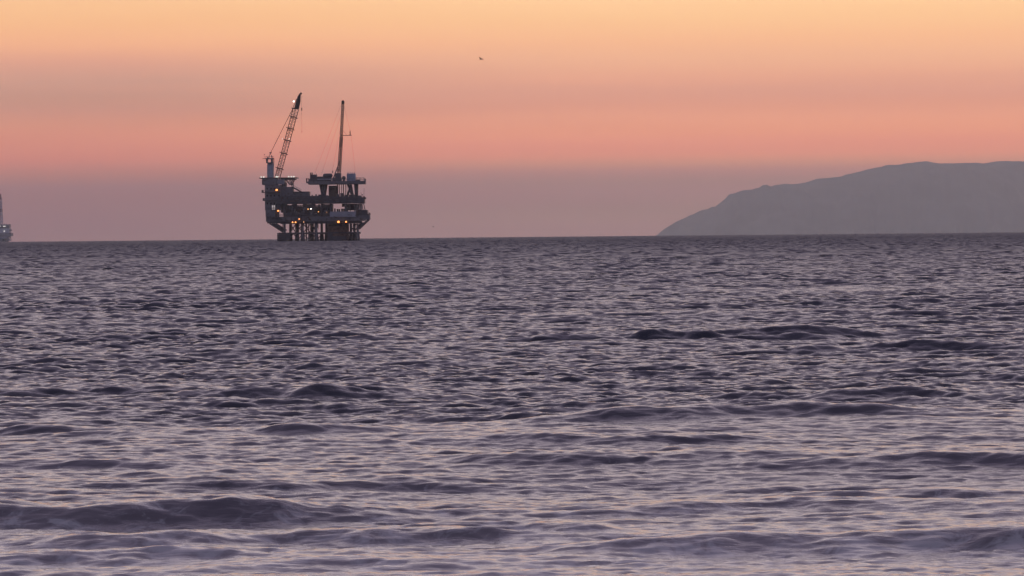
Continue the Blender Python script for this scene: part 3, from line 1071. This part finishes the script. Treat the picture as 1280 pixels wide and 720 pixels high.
# lamps: a small housing and its lens
lamps = [(347.4, 237.9, -14.2, 0.85, M_WARM), (349.2, 263.8, -14.4, 0.72, M_WARM), (386.2, 261.7, -13.0, 0.55, M_SOFT),
         (389.9, 261.3, -13.0, 0.5, M_WHITE), (399.2, 265.0, -13.2, 0.40, M_SOFT), (409.5, 265.0, -13.2, 0.50, M_SOFT),
         (367.4, 278.0, -16.0, 0.58, M_WARM), (371.1, 278.0, -16.0, 0.62, M_WARM), (375.6, 274.0, -16.2, 0.52, M_WARM),
         (381.2, 277.7, -16.0, 0.34, M_SOFT), (424.3, 277.6, -16.0, 0.95, M_WARM), (433.8, 277.4, -16.0, 0.72, M_WARM),
         (367.9, 127.3, -5.4, 0.66, M_WHITE), (353.6, 174.0, -5.0, 0.22, M_WHITE), (361.9, 174.0, -5.0, 0.22, M_WHITE)]
for x, y, d, r, m in lamps:
    p = P(x, y, d)
    r *= 0.78
    h = Build()
    h.box((p.x - r * 0.8, d + r * 0.3, p.z + r * 0.55), (p.x + r * 0.8, d + r * 1.3, p.z + r * 1.0))
    h.bar((p.x, d + r * 0.9, p.z + r * 0.8), (p.x, d + r * 1.0 + 0.6, p.z + r * 0.8), 0.12)
    o = h.done("floodlight", M_DARK, root)
    Build().ball(p, r * 0.85, 0.85).done("lens", m, o, True)

# ------------------------------------------------------------------ the far platform, cut by the edge of the picture
FAR_D = 8600.0
fp = Plan(1.546e-4 * FAR_D, -8, 303.4)
# across: (-8 - 640) drawing units from the middle of the view, turned level
fx = ((-8 - 640) * math.cos(ROLL) + (360 - 303.4) * math.sin(ROLL)) * 1.546e-4 * FAR_D
far = empty("oil_platform", (fx, FAR_D, -FAR_D ** 2 / (2 * R_EARTH)))
tag(far, "hazy grey oil platform with a tall lattice derrick, far off at the left edge", "oil platform", "oil platforms at sea")
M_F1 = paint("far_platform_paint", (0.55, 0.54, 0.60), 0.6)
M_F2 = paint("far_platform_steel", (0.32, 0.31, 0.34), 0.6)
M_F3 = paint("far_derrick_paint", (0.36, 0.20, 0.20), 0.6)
M_F4 = lamp_material("far_lamp", (1.0, 0.92, 0.85), 0.9)
def fblock(name, x0, x1, y0, y1, d0, d1, mat):
    b = Build()
    fp.slab(b, x0, x1, y0, y1, d0, d1)
    return b.done(name, mat, far)
for x in (-26, -18, -10, -2, 5, 9.0):
    for d in (-16, 16):
        p = fp(x, 300)
        Build().tube((p.x, d, fp(x, 308).z), (p.x, d, fp(x, 297).z), 1.5, seg=10).done("jacket_leg", M_F2, far, True)
fblock("lower_deck", -30, 12.6, 295.6, 299.0, -20, 20, M_F1)
fblock("deck_module", -27, 8.2, 298.9, 304.0, -15, 15, M_F1)
fblock("lower_deck", 7.5, 13.6, 299.2, 301.6, -16, 12, M_F1)
fblock("main_deck", -28, 15.4, 291.8, 296.0, -22, 20, M_F2)
fblock("deck_module", -24, 12.8, 286.2, 292.0, -18, 16, M_F1)
fblock("deck_module", 12.9, 14.6, 287.5, 289.0, -14, 8, M_F2)
fblock("upper_deck", -22, 12.6, 281.2, 284.2, -18, 16, M_F2)
fblock("deck_module", -20, 12.2, 284.0, 286.3, -15, 14, M_F2)
for x, y in ((12.8, 280.4), (6.5, 279.6), (9.2, 280.0)):
    p = fp(x, 282)
    Build().tube((p.x, -10, p.z), (p.x, -10, fp(x, y).z), 0.5, seg=6).done("aerial", M_F2, far)
b = Build()
truss(b, fp(-1.2, 281.5), fp(-1.2, 247.5), 12.0, 8.2, 8, 0.8, 0.42)
dm = b.done("derrick", M_F1, far)
b = Build()
fp.slab(b, -5.2, 2.9, 261.4, 265.6, -5, 5)
b.done("derrick_board", M_F3, dm)
b = Build()
fp.slab(b, -4.4, 2.2, 247.4, 250.2, -4.5, 4.5)
fp.slab(b, -3.4, 1.4, 243.0, 247.3, -3, 3)
b.done("derrick_crown", M_F3, dm)
b = Build()
for x in (-4.2, -3, -1.8, -0.6, 0.6, 1.4):
    p = fp(x, 270)
    b.tube((p.x, 0, fp(x, 281).z), (p.x, 0, fp(x, 252).z), 0.45, seg=5)
b.done("drill_pipes", M_F1, dm)
b = Build()
for d in (-8, 4):
    b.tube(fp(-17, 281, d), fp(-27, 258, d), 0.7, seg=6)
b.tube(fp(-17, 276, -2), fp(-27, 258, -2), 0.25, seg=6)
b.box(fp(-19, 281, -5), fp(-15, 275, 3))
b.done("crane", M_F2, far)
for x, y, r in ((1.5, 283.4, 0.9), (6.3, 283.5, 0.9), (7.8, 283.4, 0.8), (6.8, 289.4, 1.0), (-6, 284, 0.9)):
    p = fp(x, y, -19.4)
    o = Build().box(p + Vector((-0.8, 0.3, 0.9)), p + Vector((0.8, 1.4, 1.4))).done("floodlight", M_F2, far)
    Build().ball(p, r).done("lens", M_F4, o, True)

# ------------------------------------------------------------------ birds
M_BIRD = paint("brown_plumage", (0.055, 0.032, 0.022), 0.8, scale=4)
def bird(loc, span, lift, sweep, rot, label):
    bm = bmesh.new()
    # body: rings along x from bill to tail
    prof = [(0.50, 0.012, 0.0), (0.40, 0.035, 0.005), (0.30, 0.055, 0.012), (0.22, 0.05, 0.01), (0.10, 0.085, 0.0), (-0.05, 0.095, -0.01),
            (-0.22, 0.065, -0.005), (-0.34, 0.03, 0.0), (-0.46, 0.03, 0.0)]
    rings = []
    for i, (x, r, z) in enumerate(prof):
        fl = 1.0 if i < len(prof) - 2 else (1.6 if i == len(prof) - 2 else 3.0)
        rings.append([bm.verts.new((x, r * fl * math.cos(t), z + r / fl * math.sin(t))) for t in [2 * math.pi * k / 10 for k in range(10)]])
    for a, b in zip(rings[:-1], rings[1:]):
        for k in range(10):
            bm.faces.new((a[k], a[(k + 1) % 10], b[(k + 1) % 10], b[k]))
    bm.faces.new(rings[0][::-1])
    bm.faces.new(rings[-1])
    # wings: bent at the wrist, thick at the leading edge
    for s in (-1, 1):
        st = []
        for t in (0.0, 0.25, 0.5, 0.75, 1.0):
            yy = s * (0.05 + t * span / 2)
            zz = 0.04 + lift * math.sin(min(1, t * 1.7) * math.pi / 2) - lift * 0.55 * max(0, t - 0.5)
            lead = 0.16 + 0.10 * min(t, 0.45) / 0.45 - sweep * max(0, t - 0.45)
            ch = 0.24 * (1 - 0.78 * t ** 2)
            th = 0.028 * (1 - 0.8 * t)
            st.append([bm.verts.new(c) for c in ((lead, yy, zz), (lead - ch * 0.3, yy, zz + th), (lead - ch, yy, zz), (lead - ch * 0.3, yy, zz - th))])
        for a, b in zip(st[:-1], st[1:]):
            for k in range(4):
                bm.faces.new((a[k], a[(k + 1) % 4], b[(k + 1) % 4], b[k]))
        bm.faces.new(st[0])
        bm.faces.new(st[-1])
    bmesh.ops.recalc_face_normals(bm, faces=bm.faces)
    me = bpy.data.meshes.new("bird")
    bm.to_mesh(me)
    bm.free()
    o = obj("bird", me, M_BIRD)
    o.location = loc
    o.rotation_euler = rot
    tag(o, label, "bird", "birds flying over the sea")
    return o

def air(px, py, dist):
    """A point in the air seen in that direction at that distance."""
    u, v = (px - 640) * 1.546e-4, (360 - py) * 1.546e-4
    a, b = u * math.cos(ROLL) + v * math.sin(ROLL), -u * math.sin(ROLL) + v * math.cos(ROLL)
    return Vector((a * dist, dist, EYE + (b - 0.0108) * dist))
bird(air(601.5, 74.0, 1000), 1.5, 0.16, 0.5, (math.radians(22), math.radians(8), math.radians(150)), "small dark bird flying alone high in the orange sky")
bird(air(541.4, 283.6, 2300), 1.1, 0.10, 0.5, (math.radians(15), 0, math.radians(20)), "tiny speck of a bird flying low above the horizon")
